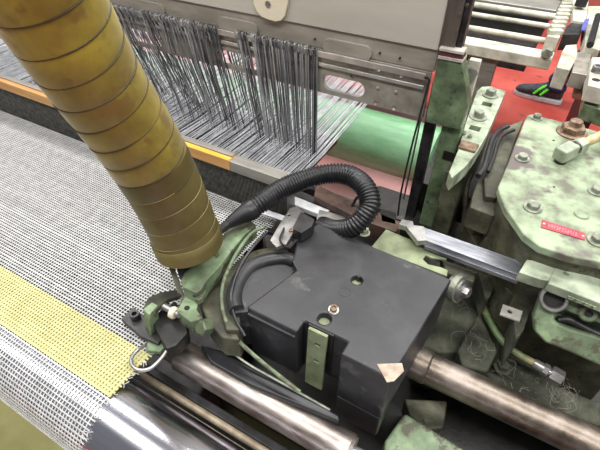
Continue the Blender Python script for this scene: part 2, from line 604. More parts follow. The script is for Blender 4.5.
build(MB().span((-.377, .600, .745), (-.369, .618, .838)), 'end_wire', 'dent', t)

# ------------------------------------------------------------------ warp sheet behind the reed (countless yarns)
wm = MB()
x = -2.3
while x < -.42:
    if not (-.455 < x < -.43 and random.random() < .3):
        for lay, (z1, z2) in enumerate(((.765, .758), (.775, .770))):
            if random.random() < .12:
                continue
            j = random.uniform(-.010, .010)
            zz = random.uniform(-.006, .006)
            x0 = x + random.uniform(-.002, .002)
            pts = [V((x0, .622, z1)), V((x0 + j * .5, .85, z2 + zz)), V((x0 + j, 2.35, .87 + zz))]
            ribbon(wm, pts, V((1, 0, 0)), .00055, [V((0, 0, 1))] * 3, .0004)
    x += .0036 + random.uniform(-.001, .0015)
tag(build(wm, 'warp_yarns', 'warp'), 'dense sheet of pale warp yarns running back from the reed through the healds', 'yarn', kind='stuff')
tag(build(MB().span((-2.3, .66, .705), (-.455, 1.0, .720)), 'race_board', 'dark', bevel=.003), 'dark flat board below the warp yarns behind the reed', 'board')

# ------------------------------------------------------------------ heald frame
hf = thing('weaving_harness', 'large pale aluminium heald frame with slotted steel rail and hanging healds', 'heald frame', (-.8, .87, .62))
HY = .85
XE = -.196
up_ = build(MB().span((-2.3, HY, 1.062), (XE, HY + .022, 1.50)), 'upper_panel', 'frame', hf, bevel=.002)
low = build(MB().span((-2.3, HY + .004, 1.020), (XE, HY + .022, 1.0615)), 'panel_foot', 'frame_low', hf, bevel=.0015)
hol = MB()
for px_, py_ in ((255, 27), (315, 39), (380, 53), (400, 58)):
    q = PY(px_, py_, HY + .003)
    hol.cyl((q.x, HY + .0005, q.z), (q.x, HY + .0042, q.z), .0022, 12)
build(hol, 'rivet_hole', 'grease', hf)
# obround raised boss in the foot
a, b = PY(326, 44, HY), PY(370, 56, HY)


def obround(x0, x1, z0, z1, y, th, n=10, r=None):
    r = r or (z1 - z0) / 2
    pts = []
    for cx, cz, a0 in ((x1 - r, z1 - r, 0), (x0 + r, z1 - r, 90), (x0 + r, z0 + r, 180), (x1 - r, z0 + r, 270)):
        for k in range(n // 2 + 1):
            aa = math.radians(a0 + 90 * k / (n // 2))
            pts.append(V((cx + r * math.cos(aa), y, cz + r * math.sin(aa))))
    return MB().prism(pts, (0, th, 0))


for x0, x1 in ((-.435, -.325), (-.985, -.875), (-.71, -.60)):
    build(obround(x0, x1, 1.014, 1.046, HY - .003, .010), 'oblong_boss', 'frame_low', hf, bevel=.001)
# cream buffer pad
q0, q1 = PY(247, -8, HY), PY(285, 22, HY)
qa = PY(252, -6, HY)
pad = [PY(x_, y_, HY - .006) for x_, y_ in [(252, -14), (253, 3), (256, 11), (261, 17), (268, 20), (275, 22), (281, 21), (285, 16), (288, 2), (289, -14)]]
build(MB().prism(pad, (0, .0065, 0)), 'buffer_pad', 'pad', hf, bevel=.002, label='cream plastic pad')
q = PY(268, 4, HY - .006)
capscrew(q, .0065, .002, hf, 'steel', axis=(0, -1, 0), name='screw')
# heald carrying rods
RDZ = 1.018
build(MB().span((-2.3, HY - .010, 1.006), (XE - .012, HY - .005, 1.019)), 'heald_rod', 'rod', hf, bevel=.001)
build(MB().span((-2.3, HY - .006, .985), (XE - .012, HY - .001, .993)), 'heald_rod', 'rod', hf, bevel=.001)
# rail with obround windows
rl = build(MB().span((-2.3, HY - .001, .924), (XE - .004, HY + .008, 1.019)), 'slotted_rail', 'rail', hf)
for x0, x1 in ((-.432, -.332), (-.73, -.60), (-1.03, -.90)):
    z0, z1 = (.934, .968)
    cut(rl, cutter(obround(x0, x1, z0, z1, HY - .02, .05, n=12)))
for px_, py_, r in ((376, 103, .005), (394, 108, .005), (401, 76, .004), (378, 71, .004), (316, 87, .004)):
    q = PY(px_, py_, HY)
    c_ = MB().cyl((q.x, HY - .02, q.z), (q.x, HY + .02, q.z), r, 16)
    cut(rl, cutter(c_))
rl.data.materials.clear()
rl.data.materials.append(M['rail'])
for px_, py_ in ((378, 88), (396, 92)):
    q = PY(px_, py_, HY)
    build(MB().lathe((q.x, HY - .001, q.z), (0, -1, 0), [(0, .004), (.0015, .0035), (.002, .002)], 14), 'rivet', 'rod', hf)
# rail end hook and side stave
build(MB().tube([(XE - .014, HY - .008, 1.012), (XE - .004, HY - .010, 1.010), (XE - .004, HY - .010, .99), (XE - .012, HY - .010, .86), (XE - .016, HY - .010, .74), (XE - .014, HY - .008, .66)], .0022, 8), 'end_wire', 'dark', hf)
build(MB().tube([(XE - .004, HY - .013, .93), (XE - .004, HY - .014, .86), (XE - .006, HY - .014, .72)], .002, 8), 'end_wire', 'post', hf)
st = MB().span((XE + .001, HY - .004, 1.052), (XE + .029, HY + .026, 1.50))
build(st, 'side_stave', 'post', hf, bevel=.0015)
build(MB().span((XE + .0295, HY + .002, 1.058), (XE + .040, HY + .024, 1.50)), 'stave_edge', 'dark', hf, bevel=.001)
for px_, py_ in ((459, 15), (456, 31), (467, 5)):
    q = PY(px_, py_, HY - .005)
    build(MB().lathe((q.x, HY - .004, q.z), (0, -1, 0), [(0, .003), (.002, .0026), (.002, .001)], 12), 'screw', 'post', hf)
build(MB().span((XE + .001, HY + .004, .56), (XE + .023, HY + .024, 1.0)), 'lower_stave', 'dark', hf, bevel=.0015)
build(MB().span((-2.3, HY + .002, .60), (XE, HY + .018, .64)), 'lower_rail', 'dark', hf)
# rear frame of the pair
hf2 = thing('weaving_harness', 'second darker steel heald rail half hidden behind the hanging healds', 'heald frame', (-.9, .93, .62))
build(MB().span((-2.3, .925, 1.00), (-.30, .935, 1.05)), 'slotted_rail', 'frame_low', hf2, bevel=.002)
build(MB().span((-2.3, .922, .985), (-.30, .926, .994)), 'heald_rod', 'rod', hf2)
build(MB().span((-2.3, .925, 1.06), (-.30, .945, 1.45)), 'upper_panel', 'frame_low', hf2, bevel=.002)

# healds: one built, the rest copied
HL = .29


def heald_mesh():
    mb = MB()
    w, t_ = .0014, .0003
    # hooked head over the rod, twisted blade with an eye, tail
    rows = [(.0, .0028, 0), (-.004, .0030, 0), (-.010, .0026, 0), (-.03, w * 1.2, 0), (-.06, w, 0), (-.12, w, 0), (-.20, w * .9, 0), (-.29, w * .9, 0)]
    rings = []
    for z, hw, a_ in rows:
        rings.append([V((-hw, -t_, z)), V((hw, -t_, z)), V((hw, t_, z)), V((-hw, t_, z))])
    mb.loft(rings)
    mb.tube([(0, -.001, -.012), (0, -.0045, -.004), (0, -.004, .004), (0, .002, .0062), (0, .006, .004), (0, .006, -.010)], .0008, 6, 3)
    return mb


hmb = heald_mesh()
for q in hmb.v:
    q += V((0, 0, 1.0))
heald0 = build(hmb, 'heald', 'heald', smooth=50)
hm = heald0.data
zb = min(v.co.z for v in hm.vertices)
for v in hm.vertices:
    v.co.z -= .290     # the origin goes to the head of the heald
hm.update()
LAB = 'thin dark flat steel heald wire hanging in a bunch from the heald frame'
bunches = [(60, 86, 12), (88, 110, 10), (112, 137, 12), (140, 152, 9), (154, 178, 15), (181, 203, 14), (205, 217, 6), (236, 247, 8), (252, 257, 4), (259, 265, 4), (267, 269, 2), (272, 290, 15), (292, 297, 4), (300, 303, 3), (306, 310, 4), (313, 318, 4)]


def place(o, x, y, z, sx, rz):
    o.material_slots[0].link = 'OBJECT'
    o.material_slots[0].material = M[random.choice(('heald', 'heald', 'heald_dark', 'heald_light'))]
    o.location = (x, y, z)
    bx = sx
    # lean: the foot is carried to +x by sx
    o.rotation_euler = (0, -math.atan2(bx, HL), rz)
    o['label'] = LAB
    o['category'] = 'heald'
    o['group'] = 'healds hanging on the heald frame'


first = True
for (pa, pb, n) in bunches:
    ya = 49 - (318 - pa) * .24
    yb_ = 49 - (318 - pb) * .24
    xa, xb = PY(pa, ya, HY - .008).x, PY(pb, yb_, HY - .008).x
    n = int(n * 1.45 + .5)
    for k in range(n):
        u = (k + .5) / n
        x = xa + (xb - xa) * u + random.uniform(-.0008, .0008)
        lean = min(.11, max(0, (-.44 - x) * .17)) + random.uniform(-.0018, .0018) + .004
        o = heald0 if first else heald0.copy()
        if not first:
            COL.objects.link(o)
        first = False
        place(o, x, HY - .008 - random.uniform(.0, .003), 1.019, lean, random.uniform(-.6, .8))
LAB = 'thin dark steel heald wire hanging behind the front row on the second rail'
for k in range(110):
    x = -1.20 + .70 * (k + random.random()) / 110
    if x > -.47:
        continue
    o = heald0.copy()
    COL.objects.link(o)
    place(o, x, .905, .995, min(.10, max(0, (-.44 - x) * .17)) + random.uniform(-.01, .01), random.uniform(-.6, .9))
    o['group'] = 'healds on the second rail'

# ------------------------------------------------------------------ guide post right of the heald frame
gp = thing('frame_guide', 'dark green tapered guide plate on a green post at the heald frame end', 'guide', (-.14, .85, .5))
gy = .832
g = wallpx([(438, 58), (462, 62), (468, 106), (459, 130), (425, 122)], gy, .030)
build(g, 'guide_plate', 'guide', gp, bevel=.0012, seg=1)
g = wallpx([(440, 50), (462, 55), (462.5, 60), (439, 56)], gy + .002, .024)
build(g, 'maroon_pad', 'maroon', gp, label='maroon pad between two pale strips')
g = wallpx([(439, 48), (463, 52.5), (463, 55), (439.5, 50.5)], gy, .028)
build(g, 'top_strip', 'guide_edge', gp)
g = wallpx([(438, 56), (462, 60.5), (462, 63), (437.5, 58.5)], gy - .002, .033)
build(g, 'top_strip', 'guide_edge', gp)
x0, x1 = PY(440, 133, .84).x, PY(459, 138, .84).x
build(MB().span((x0, .842, .50), (x1, .872, .93)), 'green_post', 'guide', gp, bevel=.002)
g = MB().span((PY(466, 70, .88).x, .885, .70), (PY(478, 70, .88).x, .90, 1.045))
build(g, 'rear_post', 'white_paint', gp, bevel=.002)
g = wallpx([(462, 67), (476, 70), (478, 74), (466, 90)], .88, .004)
build(g, 'bracket_fin', 'steel', gp)

# ------------------------------------------------------------------ bolted mint bracket
bp = thing('slotted_bracket', 'pale mint slotted bracket with two washered bolts beside the gearbox', 'bracket', (-.09, .95, .55))
BZ = .90
g = slabpx([(477, 91), (482, 86.5), (490, 86), (506, 91), (497, 112), (486, 137), (477, 152), (466, 166), (452, 178), (449, 172), (458, 150), (466, 122)], BZ, .03)
ob = build(g, 'bracket_arm', 'mint', bp, bevel=.0015)
for (cx, cy) in ((487, 104), (475, 128)):
    q = PZ(cx, cy, BZ)
    cut(ob, cutter(MB().box((q.x, q.y, BZ), (.022, .020, .08))))
build(MB().span((-.14, .84, .8505), (-.085, 1.06, .8695)), 'slot_shade_insert', 'grease', bp)  # black insert added under the slots to stand for the shade inside them
for (cx, cy) in ((490, 95.5), (478, 117.5)):
    hexbolt(PZ(cx, cy, BZ), .0115, .013, bp, 'bolt', washer=1.6)
for (cx, cy) in ((463.5, 134.5), (469.5, 137.5)):
    capscrew(PZ(cx, cy, BZ), .0045, .006, bp, 'bolt')
build(MB().box(PZ(467, 151, BZ - .008) + V((0, 0, .008)), (.035, .03, .012)), 'rusty_patch_block', 'rust', bp, bevel=.003, label='rust-brown stained block')
build(MB().span((-.12, .80, .53), (-.08, 1.05, .850)), 'bracket_foot', 'olive', bp, bevel=.004)

# ------------------------------------------------------------------ gearbox on the right
gb = thing('gearbox', 'large pale green gearbox housing with bolted lid and small red nameplate', 'gearbox', (.2, .9, 0))
GZ = .90
lidpts = [(527, 115), (532, 113.5), (640, 142), (700, 170), (700, 290), (600, 262), (570, 256), (540, 246), (524, 234), (505, 207), (500, 195), (498, 187)]
g = slabpx(lidpts, GZ, .016)
build(g, 'lid', 'lid', gb, bevel=.0035)
# body under the lid: slightly inset
cen = PZ(600, 190, GZ)
body = [cen + (PZ(x_, y_, GZ) - cen) * .965 for x_, y_ in lidpts]
build(MB().prism([p_ + V((0, 0, -.0165)) for p_ in body], (0, 0, -.36)), 'housing', 'olive', gb, bevel=.004)
# machined edges on the dark front face
q = PZ(516, 226, GZ - .02)
for (a_, b_) in (((518, 233), (500, 262)), ((530, 240), (516, 262))):
    A_, B_ = PZ(*a_, .865), PZ(*b_, .80)
    g = MB().tube([A_, B_], .0018, 6, smooth=False)
    build(g, 'edge_bead', 'guide_edge', gb)
# flange on the left
g = slabpx([(505, 127), (524, 119), (516, 140), (500, 186), (497, 198), (485, 196), (484, 178), (494, 150)], .862, .10)
build(g, 'side_flange', 'olive', gb, bevel=.003)
g = slabpx([(478, 180), (491, 176), (500, 186), (497, 214), (494, 216), (470, 207), (472, 196)], .850, .05)
build(g, 'flange_foot', 'olive', gb, bevel=.003)
g = slabpx([(480, 190), (500, 204), (530, 245), (505, 270), (478, 250), (466, 225)], .74, .21)
build(g, 'lower_housing', 'olive', gb, bevel=.006)
# bolts of the lid
for (cx, cy, r_) in ((536.5, 118.5, .0085), (522, 159, .0095), (532.5, 208, .0105), (596, 192, .0095), (597, 241, .0105)):
    hexbolt(PZ(cx, cy, GZ), r_, .008, gb, 'bolt', washer=1.45)
g = MB().lathe(PZ(581.5, 215, GZ), (0, 0, 1), [(0, .012), (.0025, .011), (.004, .007)], 24)
build(g, 'plug', 'lid', gb)
q = PZ(571.5, 133, GZ)
g = MB()
g.lathe(q, (0, 0, 1), [(0, .030), (.003, .030), (.005, .027)], 32)
g.lathe(q + V((0, 0, .004)), (0, 0, 1), [(0, .023), (.012, .023), (.014, .020)], 6)
g.lathe(q + V((0, 0, .016)), (0, 0, 1), [(0, .013), (.012, .012), (.014, .009)], 20)
build(g, 'breather_nut', 'rust', gb, label='brown rusty hexagon nut', smooth=25)
q = PZ(553.5, 140.5, GZ)
build(MB().cyl(q - V((0, 0, .001)), q + V((0, 0, .0006)), .0025, 12), 'screw_hole', 'grease', gb)
q = PZ(554, 187, GZ)
build(MB().cyl(q - V((0, 0, .001)), q + V((0, 0, .0006)), .0022, 12), 'screw_hole', 'grease', gb)
# red nameplate
npl = [PZ(x_, y_, GZ + .0015) for x_, y_ in [(542.5, 219.5), (585.5, 233), (585, 240), (541, 227)]]
npo = build(MB().prism(npl, (0, 0, -.0018)), 'nameplate', 'label_red', gb, label='small red nameplate')
mk = MB()
e1 = (npl[1] - npl[0])
e2 = (npl[3] - npl[0])
for k in range(11):
    u = .16 + k * .062
    a_ = npl[0] + e1 * u + e2 * .32
    for (du, dv, lu, lv) in random.sample([(0, 0, .008, .38), (.03, 0, .008, .38), (0, 0, .036, .07), (0, .33, .036, .07), (0, .17, .03, .07)], 3):
        b_ = a_ + e1 * du + e2 * dv
        mk.prism([b_ + V((0, 0, .0004)), b_ + e1 * lu + V((0, 0, .0004)), b_ + e1 * lu + e2 * lv + V((0, 0, .0004)), b_ + e2 * lv + V((0, 0, .0004))], (0, 0, -.0005))
build(mk, 'stamped_letters', 'label_mark', npo)
for u in (.05, .95):
    build(MB().lathe(npl[0] + e1 * u + e2 * .5, (0, 0, 1), [(0, .0022), (.0012, .0018)], 10), 'rivet', 'guide_edge', npo)
# mint elbow with nut and tan pipe
el = MB()
q = PZ(561, 156, GZ + .012)
ax = (PZ(600, 134, GZ + .03) - PZ(566, 150, GZ + .022)).normalized()
ef = thing('elbow_fitting', 'pale mint square elbow fitting with tan pipe on the gearbox lid', 'pipe fitting', PZ(565, 157, GZ))
s_ = PZ(566, 152, GZ + .02)
R_ = ax.to_track_quat('X', 'Z').to_matrix()
build(MB().box(s_, (.040, .026, .026), R_), 'elbow_body', 'mint_clean', ef, bevel=.004)
build(MB().cyl(s_ + ax * .019, s_ + ax * .026, .0125, 20), 'seal_ring', 'black_rubber', ef)
build(MB().lathe(s_ + ax * .025, ax, [(0, .012), (.002, .0145), (.020, .0145), (.022, .012)], 6), 'union_nut', 'mint_clean', ef)
build(MB().cyl(s_ + ax * .046, s_ + ax * .20, .009, 20), 'tan_pipe', 'hose_tan', ef, label='tan nylon pipe')
build(MB().cyl(s_ + V((0, 0, -.021)) - ax * .006, s_ + V((0, 0, -.011)) - ax * .006, .011, 20), 'threaded_stub', 'dark', ef)

# curved dark cable guide and flexible hoses left of the flange
for k, (pp, r_, mt_) in enumerate((
        ([(508, 126), (500, 130), (493, 138), (489, 150), (484, 168), (478, 176)], .0055, 'dark'),
        ([(514, 130), (504, 134), (498, 142), (494, 156), (488, 172)], .004, 'grease'))):
    tag(build(MB().tube([PZ(*p_, .876) for p_ in pp], r_, 10), 'bent_pipe', mt_),
        ['thicker bent dark pipe curving down beside the gearbox flange', 'thinner black bent pipe tucked against the gearbox flange'][k], 'pipe')
tag(build(MB().tube([PZ(470, 168, .80), PZ(466, 190, .78), PZ(465, 215, .74), PZ(463, 240, .68), PZ(470, 262, .62)], .007, 12), 'rubber_hose', 'olive'),
    'dusty grey hose dropping down between green post and gearbox', 'hose')

# ------------------------------------------------------------------ long bar and clevis block
br = thing('guide_bar', 'long bright flat steel bar with hooked left end running to the green block', 'bar', (-.03, .61, .82))
BRZ = .84
g = slabpx([(421, 226), (523, 262), (519, 275), (425, 240)], BRZ, .016)
build(g, 'bar_body', 'bar', br, bevel=.001)
g = slabpx([(402, 219), (413, 221), (414, 225), (424, 226), (427, 240), (418, 241), (411, 232), (406, 226), (399, 224)], BRZ + .001, .012)
build(g, 'hooked_end', 'steel', br, bevel=.0012)
g = slabpx([(425, 241.5), (520, 277), (518, 281), (425, 246)], BRZ - .010, .008)
build(g, 'lower_lip', 'bar', br, bevel=.0006)

cb = thing('clevis_block', 'pale green cast clevis block clamping the bright bar at right edge', 'clevis', (.17, .55, .7))
KZ = .862
g = slabpx([(527, 259), (557, 264.5), (549, 281), (540, 279), (519, 272)], KZ, .020)
build(g, 'bar_socket', 'mint_clean', cb, bevel=.002)
g = slabpx([(555, 264.5), (575, 268), (583, 269), (586, 262), (588, 253), (593, 251.5), (660, 262), (660, 332), (600, 303), (548, 283)], KZ + .001, .018)
ob = build(g, 'block_body', 'mint_clean', cb, bevel=.0025)
q = PZ(566, 273.5, KZ)
cut(ob, cutter(MB().cyl(q - V((0, 0, .05)), q + V((0, 0, .02)), .0038, 16)))
JP = PZ(548, 284, KZ - .017)
JN = V((0, -.80, .60)).normalized()


def PJ(px_, py_, d_=0.0):
    r_ = ray(px_, py_)
    return CAM + r_ * ((JP + JN * d_ - CAM).dot(JN) / r_.dot(JN))


g = MB().prism([PJ(*p_) for p_ in [(546, 284), (600, 304), (660, 330), (660, 396), (600, 366), (568, 352), (545, 343), (534, 331), (533, 318), (539, 300)]], JN * -.035)
ob = build(g, 'lower_jaw', 'bracket', cb, bevel=.005, seg=3)
cut(ob, cutter(MB().prism([PJ(x_, y_, .02) for x_, y_ in [(557, 316), (566, 313), (600, 326), (640, 344), (640, 358), (598, 339), (570, 331), (556, 324)]], JN * -.045)))
g = MB()
q = PJ(554, 299, .010)
g.lathe(q - JN * .028, JN, [(0, .0195), (.028, .0205), (.030, .019), (.030, .0150), (.016, .0145), (.016, .0001)], 40)
build(g, 'bushing', 'steel', cb, label='steel bushing with dark bore', smooth=30)
build(MB().cyl(q - JN * .0115, q - JN * .008, .0142, 32), 'bore_pin', 'grease', cb)
g = MB()
q = PJ(588, 313, .0)
g.lathe(q, JN, [(0, .0135), (.004, .013), (.006, .011), (.006, .0060), (.001, .0055), (.001, .0001)], 32)
build(g, 'ring_boss', 'bracket', cb, smooth=30)
build(MB().cyl(q + JN * .0015, q + JN * .003, .0054, 20), 'bore_pin', 'grease', cb)
hexbolt(PZ(600, 267, KZ), .016, .014, cb, 'bolt', washer=0)
g = MB().tube([PJ(*p_, -.016) for p_ in [(558, 320), (570, 320), (585, 328), (612, 340)]], .0065, 12)
build(g, 'pivot_link', 'dark', cb)
# raised casting marks along the front edge
mk = MB()
for k in range(7):
    q = PZ(571 + k * 4.2, 294 + k * 1.7, KZ + .001)
    q = V((q.x, q.y - .0005, KZ - .008))
    for dz in (0, .0042):
        if random.random() < .8:
            mk.box(q + V((0, -.001, dz)), (.0045, .0016, .0012))
    mk.box(q + V((random.choice((-.0018, .0018)), -.001, .002)), (.0012, .0016, .0052))
build(mk, 'cast_marks', 'bracket', cb)

tag(build(MB().lathe(PZ(556, 264, .828) - V((0, -.004, .03)), (0, 0, 1), [(0, .026), (.028, .026), (.032, .022), (.034, .012)], 40), 'round_cap', 'steel'),
    'dull grey round cap behind the green clevis block', 'cap')
t = thing('tab_plate', 'small pale steel tab with a round hole left of the clevis block', 'plate', PZ(510, 310, .69))
g = slabpx([(503, 304), (523, 311), (520, 321), (500, 314)], .76, .004)
ob = build(g, 'tab', 'guide_edge', t, bevel=.0005)
q = PZ(510, 311.5, .76)
cut(ob, cutter(MB().cyl(q - V((0, 0, .02)), q + V((0, 0, .02)), .0042, 16)))
g = slabpx([(521, 300), (532, 292), (530, 312), (524, 330), (516, 340), (514, 322)], .755, .09)
build(g, 'upright', 'dust', t, bevel=.002)
g = MB()
for c_, r_ in (((516, 287), .019), ((531, 291), .015)):
    q = PZ(*c_, .775)
    g.lathe(q - V((0, 0, .06)), (0, 0, 1), [(0, r_), (.058, r_), (.062, r_ * .7)], 28)
tag(build(g, 'pin_pair', 'olive'), 'two short dusty round pins under the bright bar', 'pin')

# washers stack bolt beside the cover
t = thing('shaft_end_bolt', 'dusty steel bolt with stacked washers at the back corner of the cover', 'bolt', PZ(462, 290, .70))
q = PZ(458, 288, .775)
ax = V((1, -.35, .25)).normalized()
g = MB().lathe(q, -ax, [(-.006, .026), (.004, .027), (.005, .022), (.012, .022)], 36)
build(g, 'washer', 'bolt', t)
g = MB().lathe(q + ax * .006, ax, [(0, .020), (.004, .020), (.005, .016)], 32)
build(g, 'washer', 'steel', t)
hexbolt(q + ax * .010, .010, .010, t, 'steel', axis=ax, washer=1.2)
g = slabpx([(440, 258), (478, 272), (474, 282), (446, 272)], .79, .04)
build(g, 'mounting_lug', 'olive', t, bevel=.003)

tag(build(slabpx([(478, 272), (498, 279), (490, 297), (486, 300)], .745, .05), 'pointed_rib', 'dust', bevel=.002), 'small dusty pointed rib below the bright bar', 'rib')

# nylon hose with hex coupling
hp = [(482, 305, .70), (490, 322, .70), (503, 342, .695), (520, 355, .69), (536, 364, .69)]
hs = thing('oil_hose', 'thin worn green to tan hose ending in a steel hexagon coupling', 'hose', PZ(510, 350, .67))
build(MB().tube([PZ(*p_) for p_ in hp], .0062, 14), 'hose_body', 'hose_green', hs)
A_, B_ = PZ(536, 364, .69), PZ(566, 382, .685)
ax = (B_ - A_).normalized()
g = MB()
g.lathe(A_ - ax * .004, ax, [(0, .008), (.018, .009), (.019, .0075), (.028, .0075)], 18)
build(g, 'ferrule', 'steel', hs)
build(MB().lathe(A_ + ax * .012, ax, [(0, .0105), (.008, .0105), (.009, .009)], 6), 'lock_nut', 'steel', hs)
build(MB().lathe(A_ + ax * .024, ax, [(0, .0125), (.002, .0140), (.018, .0140), (.020, .0125)], 6), 'coupling_nut', 'steel', hs)

# lint: curled fibres
lt = MB()


def fibre(px_, py_, z, n, rad, thin=.00022):
    for k in range(n):
        c_ = PZ(px_ + random.gauss(0, rad[0]), py_ + random.gauss(0, rad[1]), z)
        r_ = random.uniform(.008, .022)
        a0 = random.uniform(0, 6.28)
        span = random.uniform(1.5, 4.5)
        pts = []
        for j in range(5):
            a_ = a0 + span * j / 4
            pts.append(c_ + V((math.cos(a_) * r_ * random.uniform(.7, 1.2), math.sin(a_) * r_ * random.uniform(.7, 1.2), random.uniform(0, .012))))
        lt.tube(pts, thin, 4, 4)


fibre(455, 310, .670, 7, (12, 8))
fibre(475, 345, .695, 7, (10, 8))
fibre(558, 398, .66, 18, (6, 8), .0004)
fibre(510, 375, .66, 6, (16, 6))
fibre(530, 395, .69, 8, (20, 8))
tag(build(lt, 'lint_fibres', 'lint'), 'pale curled lint fibres caught on the dusty castings', 'lint', kind='stuff')

# ------------------------------------------------------------------ black cutter cover (the moulded box)
cv = thing('machine_cover', 'large dusty black moulded plastic cover with round left shoulder and notch', 'cover', (-.15, .43, .72))
TZ = .83


def tp(px_, py_, z=TZ):
    return PZ(px_, py_, z)


FL, FR, BR, BL = tp(246, 307), tp(391, 379), tp(452, 279), tp(318, 223)
NX0, NX1, NY = tp(296, 334).x, tp(337, 360).x, tp(320, 328).y
yf = (FL.y + FR.y) / 2
top = [V((FL.x, FL.y, TZ)), V((NX0, yf, TZ)), V((NX0, NY, TZ)), V((NX1, NY, TZ)), V((NX1, yf, TZ)), V((FR.x, FR.y, TZ)), V((BR.x, BR.y, TZ)),
       V((BL.x, BL.y, TZ)), tp(298, 236), tp(292, 262), tp(296, 270)]
ob = build(MB().prism(top, (0, 0, -.118)), 'cover_box', 'cover', cv, bevel=.004, seg=3)
for (cx, cy, r_) in ((357, 279.5, .0085), (324.5, 318.5, .0095)):
    q = tp(cx, cy)
    cut(ob, cutter(MB().cyl(q - V((0, 0, .012)), q + V((0, 0, .02)), r_, 24)))
    build(MB().cyl(q - V((0, 0, .0125)), q - V((0, 0, .0100)), r_ * .92, 20), 'recessed_nut', 'plate', cv)
q = tp(359, 276)
g = MB()
g.lathe(q - V((0, 0, .010)), (0, 0, 1), [(0, .004), (.008, .0038), (.010, .003)], 6)
build(g, 'small_nut', 'dark', cv)
# round shoulder at the left end: low floor with a raised rounded rim
arc = [(231, 313), (228, 302), (229, 290), (234, 278), (243, 267), (255, 260), (270, 256), (286, 255), (299, 259)]
arcm = spline([tp(a_, b_, .815) for a_, b_ in arc], 4)
inner = [tp(300, 268, .815), V((FL.x + .002, yf + .004, .815))]
build(MB().prism(arcm + inner, (0, 0, -.090)), 'round_shoulder', 'cover', cv, bevel=.003)
build(MB().tube([p_ + (V((-.262, .395, .815)) - p_).normalized() * .010 for p_ in arcm], .013, 16, smooth=False, radii=lambda f_, i: .0125), 'shoulder_rim', 'cover', cv)
build(MB().span((NX1, yf, .650), (FR.x, BR.y - .02, TZ - .119)), 'cover_skirt', 'cover', cv, bevel=.004)
# chipped worn corner
g = slabpx([(377, 364), (402, 363), (404, 371), (394, 381), (387, 382)], TZ + .0006, .002)
build(g, 'chipped_corner', 'chip', cv, label='chipped pale corner')
# front ledge
build(MB().span((FL.x + .004, yf - .004, TZ - .014), (NX0 - .002, yf + .003, TZ - .009)), 'front_ledge', 'cover', cv, bevel=.0015)
build(MB().cyl(tp(371, 252, TZ) - V((0, 0, .001)), tp(371, 252, TZ) + V((0, 0, .0004)), .0025, 10), 'small_hole', 'grease', cv)
g = MB().lathe(tp(345, 292), (0, 0, 1), [(-.001, .0095), (.0004, .0092), (.0004, .0082), (-.001, .0080)], 32)
build(g, 'moulded_ring', 'cover', cv)
# loose washered bolt sitting on the cover
t = thing('loose_bolt', 'small brown bolt with washer lying on top of the black cover', 'bolt', tp(333, 309))
q = tp(333.5, 310, TZ)
g = MB().lathe(q, (.15, -.1, 1), [(0.0, .0088), (.0018, .0088), (.0024, .0080)], 24)
build(g, 'washer', 'steel', t)
g = MB().lathe(q + V((0, 0, .002)), (.15, -.1, 1), [(0, .0062), (.0055, .0062), (.0062, .0050), (.0062, .0034), (.004, .0030), (.004, .0001)], 6)
build(g, 'bolt_head', 'rust', t)
# green plate standing in the notch
t = thing('stop_plate', 'narrow worn green plate with two small slots standing in the cover notch', 'plate', (NX0 + .03, NY - .01, .70))
A_ = PY(308, 330, NY - .012)
B_ = PY(327, 336, NY - .012)
xa, xb, zt = A_.x, B_.x, (A_.z + B_.z) / 2
tl = MB().prism([V((xa, NY - .012, zt)), V((xb, NY - .012, zt)), V((xb, NY - .020, zt - .138)), V((xa, NY - .020, zt - .138))], (0, .005, 0))
ob = build(tl, 'plate_body', 'plate', t, bevel=.0007)
for f_ in (.028, .068):
    cut(ob, cutter(MB().box((xa * .45 + xb * .55, NY - .015, zt - f_), (.009, .05, .006))))
build(MB().span((xa - .004, NY - .003, zt - .10), (xb + .006, NY - .0005, zt - .004)), 'backing', 'grease', t)

# green slotted plate behind the cover
g = slabpx([(386, 229), (446, 254), (447, 259), (432, 258), (426, 255), (423, 259), (428, 264), (441, 267), (448, 270), (447, 276), (371, 247)], .818, .005)
tag(build(g, 'fork_plate', 'plate', bevel=.0012), 'faded pale green forked plate behind the black cover', 'plate')
g = slabpx([(384, 240), (440, 262), (440, 268), (384, 248)], .795, .08)
tag(build(g, 'plate_support', 'olive'), 'dusty olive support under the forked plate', 'support')

# latch mechanism at the back-left corner of the cover
t = thing('latch_lever', 'dirty grey metal latch lever with dark block behind the cover shoulder', 'latch', PZ(290, 235, .75))
g = slabpx([(290, 208), (297, 206), (304, 212), (298, 226), (286, 244), (276, 247), (270, 240), (277, 228)], .842, .008)
ob = build(g, 'lever_plate', 'steel', t, bevel=.001)
q = PZ(289, 215, .842)
cut(ob, cutter(MB().cyl(q - V((0, 0, .03)), q + V((0, 0, .02)), .0028, 12)))
g = slabpx([(301, 211), (315, 219), (312, 226), (301, 233), (292, 228)], .856, .022)
build(g, 'dark_block', 'dark', t, bevel=.002)
g = MB().tube([PZ(284, 228, .845), PZ(280, 240, .85), PZ(287, 247, .84), PZ(292, 242, .84)], .0018, 8)
build(g, 'spring', 'dark', t)
g = slabpx([(262, 232), (276, 236), (290, 248), (284, 262), (268, 252)], .79, .06)
build(g, 'latch_base', 'grease', t, bevel=.003)
q = PZ(291, 231, .852)
capscrew(q, .004, .004, t, 'rust')

